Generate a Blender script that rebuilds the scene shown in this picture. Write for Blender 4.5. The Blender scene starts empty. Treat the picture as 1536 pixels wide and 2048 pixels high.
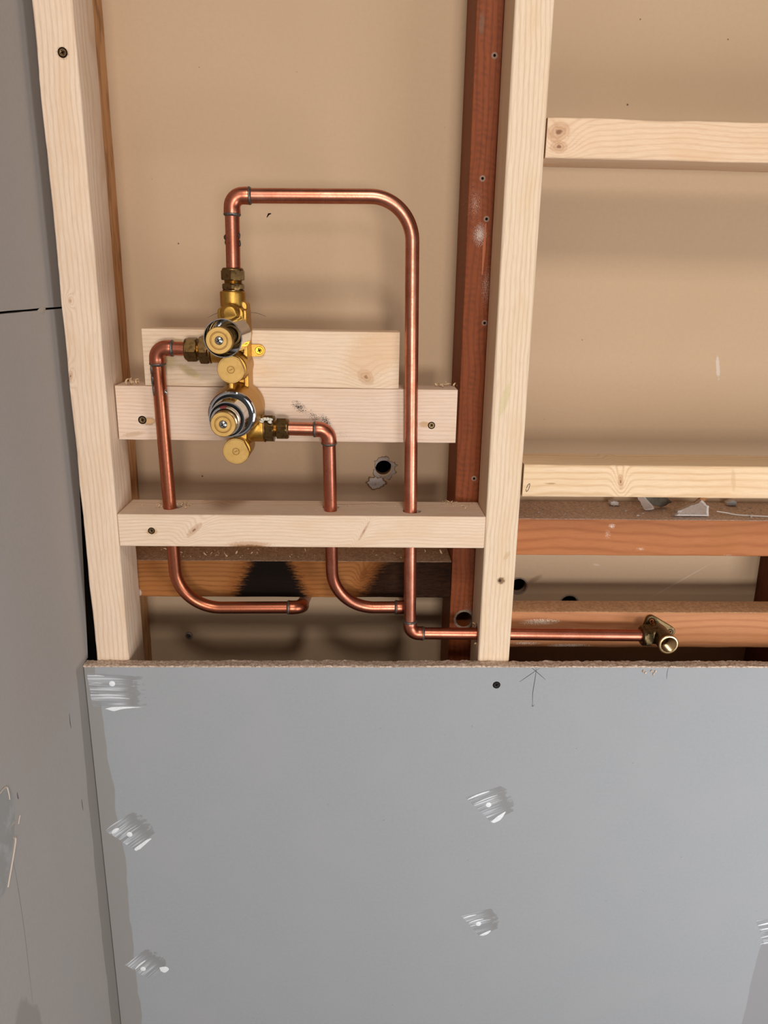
import bpy, bmesh, math, random
from math import sin, cos, pi, sqrt, radians
from mathutils import Vector, Matrix, noise
from mathutils.geometry import delaunay_2d_cdt

scn = bpy.context.scene
COL = scn.collection
random.seed(7)
MM = 0.001          # geometry below is written in millimetres

# ------------------------------------------------------------------ camera, world, lights, exposure
cam_d = bpy.data.cameras.new('camera'); cam = bpy.data.objects.new('camera', cam_d); COL.objects.link(cam)
scn.camera = cam
cam_d.sensor_fit = 'VERTICAL'; cam_d.sensor_height = 36.0; cam_d.lens = 1538 / 2048 * 36.0
cam_d.clip_start = 0.01; cam_d.clip_end = 50
PITCH, YAW, ROLL = radians(16.495), radians(1.939), radians(0.981)
fwd = Vector((sin(YAW) * cos(PITCH), cos(YAW) * cos(PITCH), -sin(PITCH)))
rt = Vector((cos(YAW), -sin(YAW), 0)); up = rt.cross(fwd)
r2 = rt * cos(ROLL) + up * sin(ROLL); u2 = -rt * sin(ROLL) + up * cos(ROLL)
cm = Matrix((r2, u2, -fwd)).transposed().to_4x4(); cm.translation = Vector((0, -0.83, 0))
cam.matrix_world = cm

w = bpy.data.worlds.new('world'); scn.world = w; w.use_nodes = True
bg = w.node_tree.nodes['Background']; bg.inputs[0].default_value = (1.0, 0.95, 0.90, 1); bg.inputs[1].default_value = 0.05

def area(name, loc, target, size, power, color, sy=None):
    d = bpy.data.lights.new(name, 'AREA'); d.energy = power; d.color = color
    d.shape = 'RECTANGLE'; d.size = size; d.size_y = sy or size
    o = bpy.data.objects.new(name, d); COL.objects.link(o); o.location = loc
    o.rotation_euler = (Vector(target) - Vector(loc)).to_track_quat('-Z', 'Y').to_euler()
    return o
area('window_light', (0.45, -4.0, -0.42), (0.2, 0, -0.2), 1.0, 60, (1.0, 0.965, 0.93), 0.5)
area('upper_window', (0.45, -4.0, 0.72), (0.1, 0, 0.3), 0.9, 12, (1.0, 0.965, 0.93), 0.25)
area('added_top_fill', (0.12, -1.25, 0.95), (0.0, 0.1, 0.25), 0.25, 10, (1.0, 0.94, 0.87))  # added overhead fill, no known lamp; brightens the upper part of the frame
area('added_right_fill', (1.0, -1.0, -0.6), (0.55, 0, -0.75), 0.5, 10, (0.96, 0.975, 1.0), 0.6)  # added fill, no known window; brightens the front board towards the right

scn.view_settings.view_transform = 'Standard'; scn.view_settings.look = 'None'
scn.view_settings.gamma = 1; scn.view_settings.use_curve_mapping = False
scn.view_settings.exposure = 0.0

# ------------------------------------------------------------------ shader mini language
def lin(c):
    return tuple(((x / 255) / 12.92 if x / 255 <= .04045 else ((x / 255 + .055) / 1.055) ** 2.4) for x in c) + (1,)

class F:
    def __init__(s, b, sock): s.b = b; s.s = sock
    def _m(s, op, o, rev=False, clamp=False):
        n = s.b.nt.nodes.new('ShaderNodeMath'); n.operation = op; n.use_clamp = clamp
        ab = (o, s) if rev else (s, o)
        for i, x in enumerate(ab):
            if x is None: continue
            if isinstance(x, F): s.b.nt.links.new(x.s, n.inputs[i])
            else: n.inputs[i].default_value = float(x)
        return F(s.b, n.outputs[0])
    def __add__(s, o): return s._m('ADD', o)
    __radd__ = __add__
    def __sub__(s, o): return s._m('SUBTRACT', o)
    def __rsub__(s, o): return s._m('SUBTRACT', o, True)
    def __mul__(s, o): return s._m('MULTIPLY', o)
    __rmul__ = __mul__
    def __truediv__(s, o): return s._m('DIVIDE', o)
    def __pow__(s, o): return s._m('POWER', o)
    def sin(s): return s._m('SINE', None)
    def abs(s): return s._m('ABSOLUTE', None)
    def sqrt(s): return s._m('SQRT', None)
    def exp(s): return s._m('EXPONENT', None)
    def min(s, o): return s._m('MINIMUM', o)
    def max(s, o): return s._m('MAXIMUM', o)
    def clamp(s): return s._m('ADD', 0.0, clamp=True)

class B:
    def __init__(s, name):
        s.mat = bpy.data.materials.new(name); s.mat.use_nodes = True
        s.nt = s.mat.node_tree; s.bsdf = s.nt.nodes['Principled BSDF']
        s.tc = s.nt.nodes.new('ShaderNodeTexCoord')
    def coords(s, kind='Object', scale=1000.0):
        x = s.nt.nodes.new('ShaderNodeSeparateXYZ'); s.nt.links.new(s.tc.outputs[kind], x.inputs[0])
        return [F(s, x.outputs[i]) * scale for i in range(3)]
    def world(s):
        g = s.nt.nodes.new('ShaderNodeNewGeometry')
        x = s.nt.nodes.new('ShaderNodeSeparateXYZ'); s.nt.links.new(g.outputs['Position'], x.inputs[0])
        return [F(s, x.outputs[i]) * 1000.0 for i in range(3)]
    def normal(s):
        x = s.nt.nodes.new('ShaderNodeSeparateXYZ'); s.nt.links.new(s.tc.outputs['Normal'], x.inputs[0])
        return [F(s, x.outputs[i]) for i in range(3)]
    def vec(s, *c):
        n = s.nt.nodes.new('ShaderNodeCombineXYZ')
        for i, x in enumerate(c):
            if isinstance(x, F): s.nt.links.new(x.s, n.inputs[i])
            else: n.inputs[i].default_value = x
        return n.outputs[0]
    def noise(s, x, y, z, detail=2, rough=.5):
        n = s.nt.nodes.new('ShaderNodeTexNoise'); n.inputs['Scale'].default_value = 1
        n.inputs['Detail'].default_value = detail; n.inputs['Roughness'].default_value = rough
        s.nt.links.new(s.vec(x, y, z), n.inputs['Vector']); return F(s, n.outputs['Fac'])
    def voro(s, x, y, z, out='Distance'):
        n = s.nt.nodes.new('ShaderNodeTexVoronoi'); n.inputs['Scale'].default_value = 1
        s.nt.links.new(s.vec(x, y, z), n.inputs['Vector']); return F(s, n.outputs[out])
    def sm(s, x, lo, hi):
        n = s.nt.nodes.new('ShaderNodeMapRange'); n.interpolation_type = 'SMOOTHSTEP'
        s.nt.links.new(x.s, n.inputs[0]); n.inputs[1].default_value = lo; n.inputs[2].default_value = hi
        return F(s, n.outputs[0])
    def mix(s, f, a, b, mode='MIX'):
        n = s.nt.nodes.new('ShaderNodeMix'); n.data_type = 'RGBA'; n.blend_type = mode
        for sock, v in ((n.inputs[0], f), (n.inputs[6], a), (n.inputs[7], b)):
            if isinstance(v, F): s.nt.links.new(v.s, sock)
            elif isinstance(v, bpy.types.NodeSocket): s.nt.links.new(v, sock)
            else: sock.default_value = v
        return n.outputs[2]
    def ell(s, u, v, u0, v0, a, b, ang=0.0):
        c, d = cos(radians(ang)), sin(radians(ang))
        x = u - u0; y = v - v0
        return (((x * c + y * d) / a) ** 2.0 + ((y * c - x * d) / b) ** 2.0).sqrt()
    def put(s, name, v):
        sock = s.bsdf.inputs[name]
        if isinstance(v, F): s.nt.links.new(v.s, sock)
        elif isinstance(v, bpy.types.NodeSocket): s.nt.links.new(v, sock)
        else: sock.default_value = v
    def bump(s, h, dist_mm=0.3, strength=0.6):
        n = s.nt.nodes.new('ShaderNodeBump'); n.inputs['Distance'].default_value = dist_mm * MM
        n.inputs['Strength'].default_value = strength; s.nt.links.new(h.s, n.inputs['Height'])
        s.nt.links.new(n.outputs[0], s.bsdf.inputs['Normal'])

def wood(name, axis, base, ring, v0=-60, w0=35, sp=3.4, k=.55, knots=(), spots=(), seed=0.0, rough=.75,
         saw=0.0, dust=None, flecks=(), hook=None, wob=5.0, dark=None):
    """axis: 'x' or 'z' = direction of the grain. knots/spots are given in object mm (u along, v across on the front)."""
    b = B(name); X, Y, Z = b.coords()
    u, v, ww = (X, Z, Y) if axis == 'x' else (Z, X, Y)
    us = u + seed * 900.0
    n1 = b.noise(us * .006, v * .012, ww * .012, 2) - .5
    r = ((v - v0) ** 2.0 + (ww - w0) ** 2.0).sqrt() + n1 * wob * 2.5 + (b.noise(us * .03, v * .04, ww * .04, 1) - .5) * 1.6
    kcol = None
    for (ku, kv, a, bb, ang) in knots:
        d = b.ell(u, v, ku, kv, a * 2.2, bb * 2.2, ang)
        r = r + (d * d * -1.0).exp() * (sp * 3.0)
    s_ = (r * (2 * pi / sp)).sin() * .5 + .5
    line = s_ ** 3.0
    var = b.noise(us * .01, v * .12, ww * .12, 2)
    fib = b.noise(us * .07, v * 2.4, ww * 2.4, 3, .65)
    col = b.mix(line * (var * 1.5 + .1).clamp() * k, lin(base), lin(ring))
    col = b.mix(b.sm(fib, .42, .8) * .35, col, lin([c * .78 for c in ring]))
    blo = b.noise(us * .013, v * .05 + 7.0, ww * .05, 2)
    col = b.mix(b.sm(blo, .45, .75) * .35, col, lin([base[0] * .93, base[1] * .86, base[2] * .76]))
    if saw:
        sw = (us * (2 * pi / 7.5) + (b.noise(us * .05, v * .05, ww * .1) - .5) * 16.0 + v * .12).sin() * .5 + .5
        col = b.mix(sw * b.sm(b.noise(us * .04, v * .2, ww * .2), .35, .7) * saw, col, lin([c * .62 for c in base]))
    for (ku, kv, a, bb, ang) in knots:
        d = b.ell(u, v, ku, kv, a, bb, ang) + (b.noise(us * .2, v * .2, ww * .05) - .5) * .5
        rr = (d * 15.0).sin() * .25 + .75
        f = (1.0 - b.sm(d, .7, 1.25)).clamp()
        col = b.mix(f * .62 * rr, col, lin([ring[0] * .86, ring[1] * .76, ring[2] * .66]))
        col = b.mix((1.0 - b.sm(d, .12, .42)) * .75, col, lin((122, 74, 46)))
    for (su, sv, a, bb, ang, c, st) in spots:
        d = b.ell(u, v, su, sv, a, bb, ang) + (b.noise(us * .5, v * .5, ww * .2, 3) - .5) * .8
        col = b.mix((1.0 - b.sm(d, .55, 1.15)) * st, col, lin(c))
    if dark:
        du, dl = dark
        col = b.mix(b.sm(b.noise(us * .02, v * .09, ww * .09, 3), .5, .7) * dl, col, lin(du))
    for (su, sv, a, bb, ang, c, th) in flecks:   # speckled marks
        d = b.ell(u, v, su, sv, a, bb, ang)
        nn = b.noise(u * 1.3, v * 1.3, ww * .5, 3, .7)
        col = b.mix((b.sm(nn - d * .16, th, th + .06) * (1.0 - b.sm(d, .8, 1.1))).clamp(), col, lin(c))
    nrm = b.normal()
    if hook: col = hook(b, u, v, ww, nrm, col)
    if dust:
        dc, st = dust
        nd = b.noise(us * .3, v * .3, ww * .3, 4, .7)
        dcol = b.mix(b.sm(nd, .3, .7), lin([c * .82 for c in dc]), lin([min(255, c * 1.12) for c in dc]))
        col = b.mix(b.sm(nrm[2], .5, .8) * st, col, dcol)
    b.put('Base Color', col); b.put('Roughness', rough); b.put('Specular IOR Level', .12 if hook else .25)
    b.bump(line * .35 + fib * .65 + (b.noise(u * .35, v * .35, ww * .35, 2) * .6), .35, .55)
    return b.mat

def plain(name, c, rough=.6, metal=0.0, bumpy=0.0, nscale=.5, dark=None, amt=0.0, spec=.4, lo=.45, hi=.7):
    b = B(name); X, Y, Z = b.coords()
    n = b.noise(X * nscale, Y * nscale, Z * nscale, 4, .65)
    col = b.mix(b.sm(n, lo, hi) * amt, lin(c), lin(dark or [x * .6 for x in c]))
    b.put('Base Color', col); b.put('Roughness', rough); b.put('Metallic', metal); b.put('Specular IOR Level', spec)
    if bumpy: b.bump(b.noise(X * nscale * 2, Y * nscale * 2, Z * nscale * 2, 3, .6), bumpy, .6)
    return b.mat

# ------------------------------------------------------------------ meshes
ORIG = {}
def obj(name, geo, mat, parent=None, origin=None, ang=35, smooth=True, uvloc=False):
    """geo=(verts_mm, faces[, mat_index]) in world mm; linked as one mesh object."""
    V, Fc = geo[0], geo[1]
    if origin is None:
        lo = [min(p[i] for p in V) for i in range(3)]; hi = [max(p[i] for p in V) for i in range(3)]
        origin = Vector([(lo[i] + hi[i]) / 2 for i in range(3)])
    origin = Vector(origin)
    me = bpy.data.meshes.new(name)
    me.from_pydata([(Vector(p) - origin) * MM for p in V], [], Fc); me.validate()
    bm = bmesh.new(); bm.from_mesh(me); bmesh.ops.recalc_face_normals(bm, faces=bm.faces); bm.to_mesh(me); bm.free()
    if smooth:
        me.polygons.foreach_set('use_smooth', [True] * len(me.polygons)); me.set_sharp_from_angle(angle=radians(ang))
    for m in (mat if isinstance(mat, (list, tuple)) else [mat]): me.materials.append(m)
    if len(geo) > 2 and geo[2]:
        me.polygons.foreach_set('material_index', geo[2])
    o = bpy.data.objects.new(name, me); COL.objects.link(o)
    if parent is not None:
        o.parent = parent; o.location = (origin - ORIG[parent.name]) * MM
    else: o.location = origin * MM
    ORIG[o.name] = origin
    return o
def tag(o, label=None, cat=None, group=None, kind=None):
    for k, v in (('label', label), ('category', cat), ('group', group), ('kind', kind)):
        if v: o[k] = v
    return o
def empty(name, loc, label=None, cat=None, group=None, kind=None):
    o = bpy.data.objects.new(name, None); COL.objects.link(o); o.location = Vector(loc) * MM; o.empty_display_size = .02
    ORIG[o.name] = Vector(loc); return tag(o, label, cat, group, kind)
def join(*gs):
    V, Fc, M = [], [], []
    for i, g in enumerate(gs):
        k = len(V); V += [Vector(p) for p in g[0]]; Fc += [[k + j for j in f] for f in g[1]]
        M += (g[2] if len(g) > 2 and g[2] else [0] * len(g[1]))
    return V, Fc, M
def setmi(g, i): return (g[0], g[1], [i] * len(g[1]))
def box(x0, x1, y0, y1, z0, z1):
    V = [Vector((x, y, z)) for x in (x0, x1) for y in (y0, y1) for z in (z0, z1)]
    return V, [[0, 1, 3, 2], [4, 6, 7, 5], [0, 4, 5, 1], [2, 3, 7, 6], [0, 2, 6, 4], [1, 5, 7, 3]]
def beam(x0, x1, y0, y1, z0, z1, axis, bev=1.6, wob=.35, seed=0.0, step=9.0):
    """timber: rounded rectangle swept along its length, with slightly uneven arrises"""
    if axis == 'x': L0, L1, a0, a1, b0, b1 = x0, x1, y0, y1, z0, z1
    else: L0, L1, a0, a1, b0, b1 = z0, z1, x0, x1, y0, y1
    n = max(2, int((L1 - L0) / step)); V, Fc = [], []
    for i in range(n + 1):
        t = L0 + (L1 - L0) * i / n; k = 0
        for (ca, cb, sa, sb) in ((a0, b0, 1, 1), (a1, b0, -1, 1), (a1, b1, -1, -1), (a0, b1, 1, -1)):
            nz = noise.noise(Vector((t * .02, k * 9.1 + seed, seed * 3.3)))
            nz2 = noise.noise(Vector((t * .12, k * 5.1 + seed, 4.4)))
            r = bev * (1 + .5 * nz + .35 * nz2)
            da, db = wob * nz, wob * noise.noise(Vector((t * .015, k * 3.7, seed + 8)))
            for j in range(4):
                th = pi / 2 * j / 3
                if sa == sb: ux, uy = cos(th), sin(th)
                else: ux, uy = sin(th), cos(th)
                pa = ca + da + sa * (r - r * ux); pb = cb + db + sb * (r - r * uy)
                V.append((t, pa, pb) if axis == 'x' else (pa, pb, t))
            k += 1
    # order corners into a ring
    ring = []
    seq = [(0, 1), (1, 1), (2, 1), (3, 1)]
    def ordered(base):
        c = [list(range(base + 4 * q, base + 4 * q + 4)) for q in range(4)]
        # corner0 from side a (x=a0) to side b (y=b0): ux=cos -> j=0 on a-side
        return c[0] + c[1] + c[2] + c[3]
    # use angle sort for safety
    import math as _m
    ca, cb = (a0 + a1) / 2, (b0 + b1) / 2
    def order(i):
        idx = list(range(i * 16, i * 16 + 16))
        g = (lambda p: (p[1], p[2])) if axis == 'x' else (lambda p: (p[0], p[1]))
        W_, H_ = (a1 - a0), (b1 - b0)
        return sorted(idx, key=lambda q: _m.atan2((g(V[q])[1] - cb) / H_, (g(V[q])[0] - ca) / W_))
    O = [order(i) for i in range(n + 1)]
    for i in range(n):
        for j in range(16):
            Fc.append([O[i][j], O[i][(j + 1) % 16], O[i + 1][(j + 1) % 16], O[i + 1][j]])
    Fc.append(O[0]); Fc.append(O[n][::-1])
    return [Vector(p) for p in V], Fc
def circ(cx, cy, r, n=28): return [(cx + r * cos(2 * pi * i / n), cy + r * sin(2 * pi * i / n)) for i in range(n)]
def holed(outline, holes, c0, c1, plane, grid=0):
    """plate with real holes; plane 'xy','xz','yz'; extruded c0..c1 along the third axis"""
    pts, edges, polys = [], [], [outline] + holes
    loops = []
    for lp in polys:
        k = len(pts); pts += [Vector(p) for p in lp]; n = len(lp)
        edges += [(k + i, k + (i + 1) % n) for i in range(n)]; loops.append(list(range(k, k + n)))
    nb = len(pts)
    vs, es, fs, ov, oe, of = delaunay_2d_cdt(pts, edges, [], 1, 1e-6)
    mp = {}
    for i, o_ in enumerate(ov):
        for q in o_: mp[q] = i
    def inside(p, poly):
        c = False; j = len(poly) - 1
        for i in range(len(poly)):
            (xi, yi), (xj, yj) = poly[i], poly[j]
            if ((yi > p[1]) != (yj > p[1])) and (p[0] < (xj - xi) * (p[1] - yi) / (yj - yi) + xi): c = not c
            j = i
        return c
    keep = []
    for f in fs:
        ce = (sum(vs[i][0] for i in f) / len(f), sum(vs[i][1] for i in f) / len(f))
        if any(inside(ce, h) for h in holes): continue
        keep.append(f)
    def P(p, c):
        return {'xy': Vector((p[0], p[1], c)), 'xz': Vector((p[0], c, p[1])), 'yz': Vector((c, p[0], p[1]))}[plane]
    n = len(vs); V = [P(p, c0) for p in vs] + [P(p, c1) for p in vs]
    Fc = [list(f) for f in keep] + [[n + i for i in f][::-1] for f in keep]
    for lp in loops:
        q = [mp[i] for i in lp]
        for i in range(len(q)):
            a, b_ = q[i], q[(i + 1) % len(q)]
            Fc.append([a, b_, n + b_, n + a])
    return V, Fc
def bevel_mod(o, wd, seg=2, ang=40):
    m = o.modifiers.new('bevel', 'BEVEL'); m.width = wd * MM; m.segments = seg; m.limit_method = 'ANGLE'; m.angle_limit = radians(ang)
    m.harden_normals = False
def fillet(pts, rads, n=14):
    out = [Vector(pts[0])]
    for i in range(1, len(pts) - 1):
        p, a, c = Vector(pts[i]), Vector(pts[i - 1]), Vector(pts[i + 1]); r = rads[i - 1]
        d1 = (a - p).normalized(); d2 = (c - p).normalized(); th = d1.angle(d2)
        t = r / math.tan(th / 2); p1 = p + d1 * t; ce = p + (d1 + d2).normalized() * (r / sin(th / 2))
        v1 = p1 - ce; ax = v1.cross((p + d2 * t) - ce).normalized(); tot = pi - th
        for k in range(n + 1):
            out.append(ce + Matrix.Rotation(tot * k / n, 3, ax) @ v1)
    out.append(Vector(pts[-1])); return out
def tube(path, r, n=28, cap=True):
    path = [Vector(p) for p in path]; V, Fc = [], []
    rr = r if isinstance(r, (list, tuple)) else [r] * len(path)
    t0 = (path[1] - path[0]).normalized()
    a = t0.cross(Vector((0.3, 1, .2))).normalized()
    for i, p in enumerate(path):
        t = (path[min(i + 1, len(path) - 1)] - path[max(i - 1, 0)]).normalized()
        a = (a - t * a.dot(t)).normalized(); b_ = t.cross(a)
        for j in range(n): V.append(p + (a * cos(2 * pi * j / n) + b_ * sin(2 * pi * j / n)) * rr[i])
    for i in range(len(path) - 1):
        for j in range(n):
            k = (j + 1) % n; Fc.append([i * n + j, i * n + k, (i + 1) * n + k, (i + 1) * n + j])
    if cap: Fc.append(list(range(n))[::-1]); Fc.append([(len(path) - 1) * n + j for j in range(n)])
    return V, Fc
def densify(path, step=12):
    out = [path[0]]
    for a, c in zip(path, path[1:]):
        k = max(1, int((c - a).length / step)); out += [a.lerp(c, i / k) for i in range(1, k + 1)]
    return out
def frame(d):
    d = Vector(d).normalized(); a = d.cross(Vector((0, 0, 1)) if abs(d.z) < .9 else Vector((0, 1, 0))).normalized()
    return d, a, d.cross(a)
def lathe(c, d, prof, n=40, hexaf=None, rot=0.0, cap=True, flat=None):
    """prof: [(s, r)...] along direction d from c. hexaf: across-flats limit -> chamfered hexagon."""
    d, a, b_ = frame(d); c = Vector(c); V, Fc = [], []
    if hexaf: n = 60
    for s, r in prof:
        for j in range(n):
            th = 2 * pi * j / n; q = r
            if hexaf:
                m = ((th + rot) % (pi / 3)) - pi / 6; q = min(r, hexaf / 2 / cos(m))
            if flat:   # flat cut on the rim: (angle, distance)
                cc = cos(th - flat[0])
                if cc > 0: q = min(q, flat[1] / cc)
            V.append(c + d * s + (a * cos(th) + b_ * sin(th)) * q)
    for i in range(len(prof) - 1):
        for j in range(n):
            k = (j + 1) % n; Fc.append([i * n + j, i * n + k, (i + 1) * n + k, (i + 1) * n + j])
    if cap:
        if prof[0][1] > 0.01: Fc.append(list(range(n))[::-1])
        if prof[-1][1] > 0.01: Fc.append([(len(prof) - 1) * n + j for j in range(n)])
    return V, Fc
def hexnut(c, d, L, af, rot=0.0, ch=1.6, bore=None):
    R = af / 2 / cos(pi / 6)
    return lathe(c, d, [(0, R - ch * 1.1), (ch * .7, R + .2), (L - ch * .7, R + .2), (L, R - ch * 1.1)], hexaf=af, rot=rot)
def polyprism(pts2, y0, y1, plane='xz'): return holed(pts2, [], y0, y1, plane)
def ribbon(pts, wd, nrm=(0, -1, 0), lift=.12, taper=True):
    """thin flat stroke following points on a surface with normal nrm"""
    nrm = Vector(nrm); V, Fc = [], []; m = len(pts)
    for i, p in enumerate(pts):
        p = Vector(p); t = (Vector(pts[min(i + 1, m - 1)]) - Vector(pts[max(i - 1, 0)])).normalized()
        s = t.cross(nrm).normalized(); f = wd / 2 * ((.35 + .65 * sin(pi * min(1, max(0, i / (m - 1))))) if taper else 1)
        V += [p - s * f, p + nrm * lift, p + s * f]
    for i in range(m - 1):
        for j in range(2): Fc.append([i * 3 + j, i * 3 + j + 1, i * 3 + j + 4, i * 3 + j + 3])
    return V, Fc
def spline(pts, n=8):
    P = [Vector(p) for p in pts]; P = [P[0]] + P + [P[-1]]; out = []
    for i in range(1, len(P) - 2):
        for k in range(n):
            t = k / n; a, b_, c, d = P[i - 1], P[i], P[i + 1], P[i + 2]
            out.append(.5 * ((2 * b_) + (c - a) * t + (2 * a - 5 * b_ + 4 * c - d) * t * t + (3 * b_ - a - 3 * c + d) * t ** 3))
    out.append(P[-2]); return out
def rock(c, sx, sy, sz, seed, sub=2):
    bm = bmesh.new(); bmesh.ops.create_icosphere(bm, subdivisions=sub, radius=1)
    V = []
    for v in bm.verts:
        n_ = 1 + .45 * noise.noise(v.co * 1.3 + Vector((seed, seed * 2, 0)))
        V.append(Vector(c) + Vector((v.co.x * sx * n_, v.co.y * sy * n_, v.co.z * sz * n_)))
    Fc = [[v.index for v in f.verts] for f in bm.faces]; bm.free(); return V, Fc

# ------------------------------------------------------------------ materials
PB = (232, 207, 182); PR = (206, 170, 138)          # new pine: base and ring colours
RB = (142, 72, 34); RR = (98, 44, 18)               # old red-brown timber
OB = (184, 122, 80); OR_ = (150, 90, 54)            # old orange timber
def board_mat():
    b = B('plasterboard_grey'); X, Y, Z = b.world()
    n = b.noise(X * .25, Y * .25, Z * .25, 4, .7); n2 = b.noise(X * .012, Y * .012, Z * .012, 2)
    col = b.mix(b.sm(n, .3, .7) * .5, lin((157, 159, 162)), lin((150, 152, 154)))
    col = b.mix(b.sm(n2, .4, .7) * .4, col, lin((160, 160, 163)))
    wv = (b.noise(X * 0.0, 0.0, Z * .012 + 3.0, 2) - .5) * 16.0
    wv2 = (b.noise(1.0, 0.0, Z * .014 + 11.0, 2) - .5) * 10.0
    # damp sealer strip either side of the internal corner, below the front board's top
    onfront = b.sm(X, -324.9, -324.2)
    sgrow = b.sm(Z * -1.0, 440.0, 800.0)
    e1 = (X + 325.0) - (sgrow * 12.0 + 16.0) - wv
    f1 = (1.0 - b.sm(e1, -.8, .8)) * onfront
    e2 = (Y * -1.0) - (sgrow * 8.0 + 22.0) - wv2
    f2 = (1.0 - b.sm(e2, -.8, .8)) * (1.0 - onfront) * b.sm(Z * -1.0, 425.0, 440.0)
    col = b.mix((f1 + f2).clamp() * .9, col, lin((142, 138, 134)))
    # the same strip beside the next joint on the right
    e3 = X - 552.0 - wv * .6 - (1.0 - b.sm(Z * -1.0, 640.0, 980.0)) * 22.0
    col = b.mix(b.sm(e3, -.8, .8) * b.sm(Z * -1.0, 560.0, 640.0) * .8, col, lin((142, 140, 142)))
    sp = b.voro(X * .035, Y * .035, Z * .035)
    col = b.mix((1.0 - b.sm(sp, .012, .03)) * .6, col, lin((90, 86, 84)))
    b.put('Base Color', col); b.put('Roughness', .85); b.put('Specular IOR Level', .2)
    b.bump(n, .15, .4); return b.mat
m_board = board_mat()
def left_mat():
    b = B('plasterboard_left'); X, Y, Z = b.world()
    n = b.noise(X * .25, Y * .25, Z * .25, 4, .7); n2 = b.noise(X * .02, Y * .02, Z * .01, 2)
    col = b.mix(b.sm(n, .3, .7) * .5, lin((178, 170, 164)), lin((170, 162, 156)))
    col = b.mix(b.sm(n2, .4, .7) * .4, col, lin((176, 171, 168)))
    wv2 = (b.noise(1.0, 0.0, Z * .014 + 11.0, 2) - .5) * 10.0
    e2 = (Y * -1.0) - (b.sm(Z * -1.0, 440.0, 800.0) * 8.0 + 22.0) - wv2
    f2 = (1.0 - b.sm(e2, -.8, .8)) * b.sm(Z * -1.0, 428.0, 436.0)
    col = b.mix(f2 * .9, col, lin((150, 143, 137)))
    st = b.ell(Y, Z, -232.0, -730.0, 26.0, 60.0, 12) + (b.noise(X * .05, Y * .05, Z * .05) - .5) * .5
    col = b.mix((1.0 - b.sm(st, .8, 1.0)) * .6, col, lin((150, 143, 134)))
    b.put('Base Color', col); b.put('Roughness', .85); b.put('Specular IOR Level', .2)
    b.bump(n, .15, .4); return b.mat
m_left = left_mat()
def back_mat():
    b = B('old_board_beige'); X, Y, Z = b.world()
    n = b.noise(X * .2, 0.0, Z * .2, 4, .7); n2 = b.noise(X * .006, 0.0, Z * .006 + 4.0, 2)
    col = b.mix(b.sm(n, .35, .7) * .35, lin((190, 161, 130)), lin((183, 153, 122)))
    col = b.mix(b.sm(n2, .35, .7) * .4, col, lin((184, 155, 124)))
    sp = b.voro(X * .022, 0.0, Z * .022)
    col = b.mix((1.0 - b.sm(sp, .018, .032)) * .85, col, lin((70, 52, 38)))
    sc = b.ell(X, Z, 463.0, -96.0, 2.8, 16.0, 12) + (b.noise(X * .3, 0.0, Z * .3) - .5)
    col = b.mix((1.0 - b.sm(sc, .6, 1.1)) * .6, col, lin((212, 200, 190)))
    # long pale scratch low on the right
    s2 = b.ell(X, Z, 452.0, -392.0, 60.0, 1.2, 33)
    col = b.mix((1.0 - b.sm(s2, .3, 1.0)) * .5, col, lin((215, 200, 180)))
    s3 = b.ell(X, Z, 330.0, -369.0, 7.0, 2.0, -8)
    col = b.mix((1.0 - b.sm(s3, .3, 1.0)) * .5, col, lin((212, 196, 176)))
    s4 = b.ell(X, Z, 246.0, -391.0, 15.0, 5.0, 30) + (n - .5)
    col = b.mix((1.0 - b.sm(s4, .3, 1.0)) * .5, col, lin((120, 92, 62)))
    b.put('Base Color', col); b.put('Roughness', .7); b.put('Specular IOR Level', .3)
    b.bump(n, .15, .3); return b.mat
m_back = back_mat()
m_dark = plain('cavity_shade_black', (22, 17, 14), .9)  # near-black colour stands in for shade inside the cavity
m_floor = plain('floor_dust', (92, 80, 70), .8, amt=.4, nscale=.02)
def copper(name, soot=.5, speck=.3, base=(204, 136, 112)):
    b = B(name); X, Y, Z = b.coords()
    n = b.noise(X * .05, Y * .05, Z * .05, 3, .6); n2 = b.noise(X * .35, Y * .35, Z * .35, 4, .7); n3 = b.noise(X * 1.6, Y * 1.6, Z * 1.6, 2)
    col = b.mix(b.sm(n, .35, .65) * .6, lin(base), lin((180, 104, 78)))
    col = b.mix(b.sm(n2, .52, .72) * soot, col, lin((116, 66, 50)))
    col = b.mix(b.sm(n3, .62, .72) * b.sm(n, .45, .6) * speck, col, lin((50, 26, 22)))
    b.put('Base Color', col); b.put('Metallic', 1.0); b.put('Roughness', (n2 * .22 + .24)); b.bump(n3 * .5 + n2, .08, .35)
    return b.mat
m_cop = copper('copper_satin', .4, .2); m_cop2 = copper('copper_speckled', .55, .9, (196, 122, 98)); m_copd = copper('copper_dark', .6, .3, (172, 104, 76))
m_elb = copper('copper_elbow', .35, .3, (196, 122, 98))
m_sold = plain('solder_grey', (112, 106, 100), .45, .8, bumpy=.25, nscale=.5, dark=(50, 44, 42), amt=.8)
m_cast = plain('cast_brass', (192, 148, 72), .42, 1.0, bumpy=.14, nscale=.9, dark=(146, 102, 42), amt=.5)
m_mach = plain('machined_brass', (186, 150, 90), .44, 1.0, nscale=.12, dark=(164, 126, 66), amt=.6, bumpy=.02)
m_nut = plain('tarnished_brass', (128, 100, 62), .38, 1.0, nscale=.25, dark=(74, 54, 34), amt=.7, bumpy=.05)
m_thread = plain('bright_brass', (182, 146, 90), .34, 1.0, nscale=.3, amt=.3)
m_elbrass = plain('aged_brass', (112, 95, 66), .38, 1.0, nscale=.2, dark=(60, 48, 32), amt=.7, bumpy=.06)
m_bore = plain('bore_brass', (206, 176, 132), .3, 1.0, nscale=.3, amt=.3)
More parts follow.
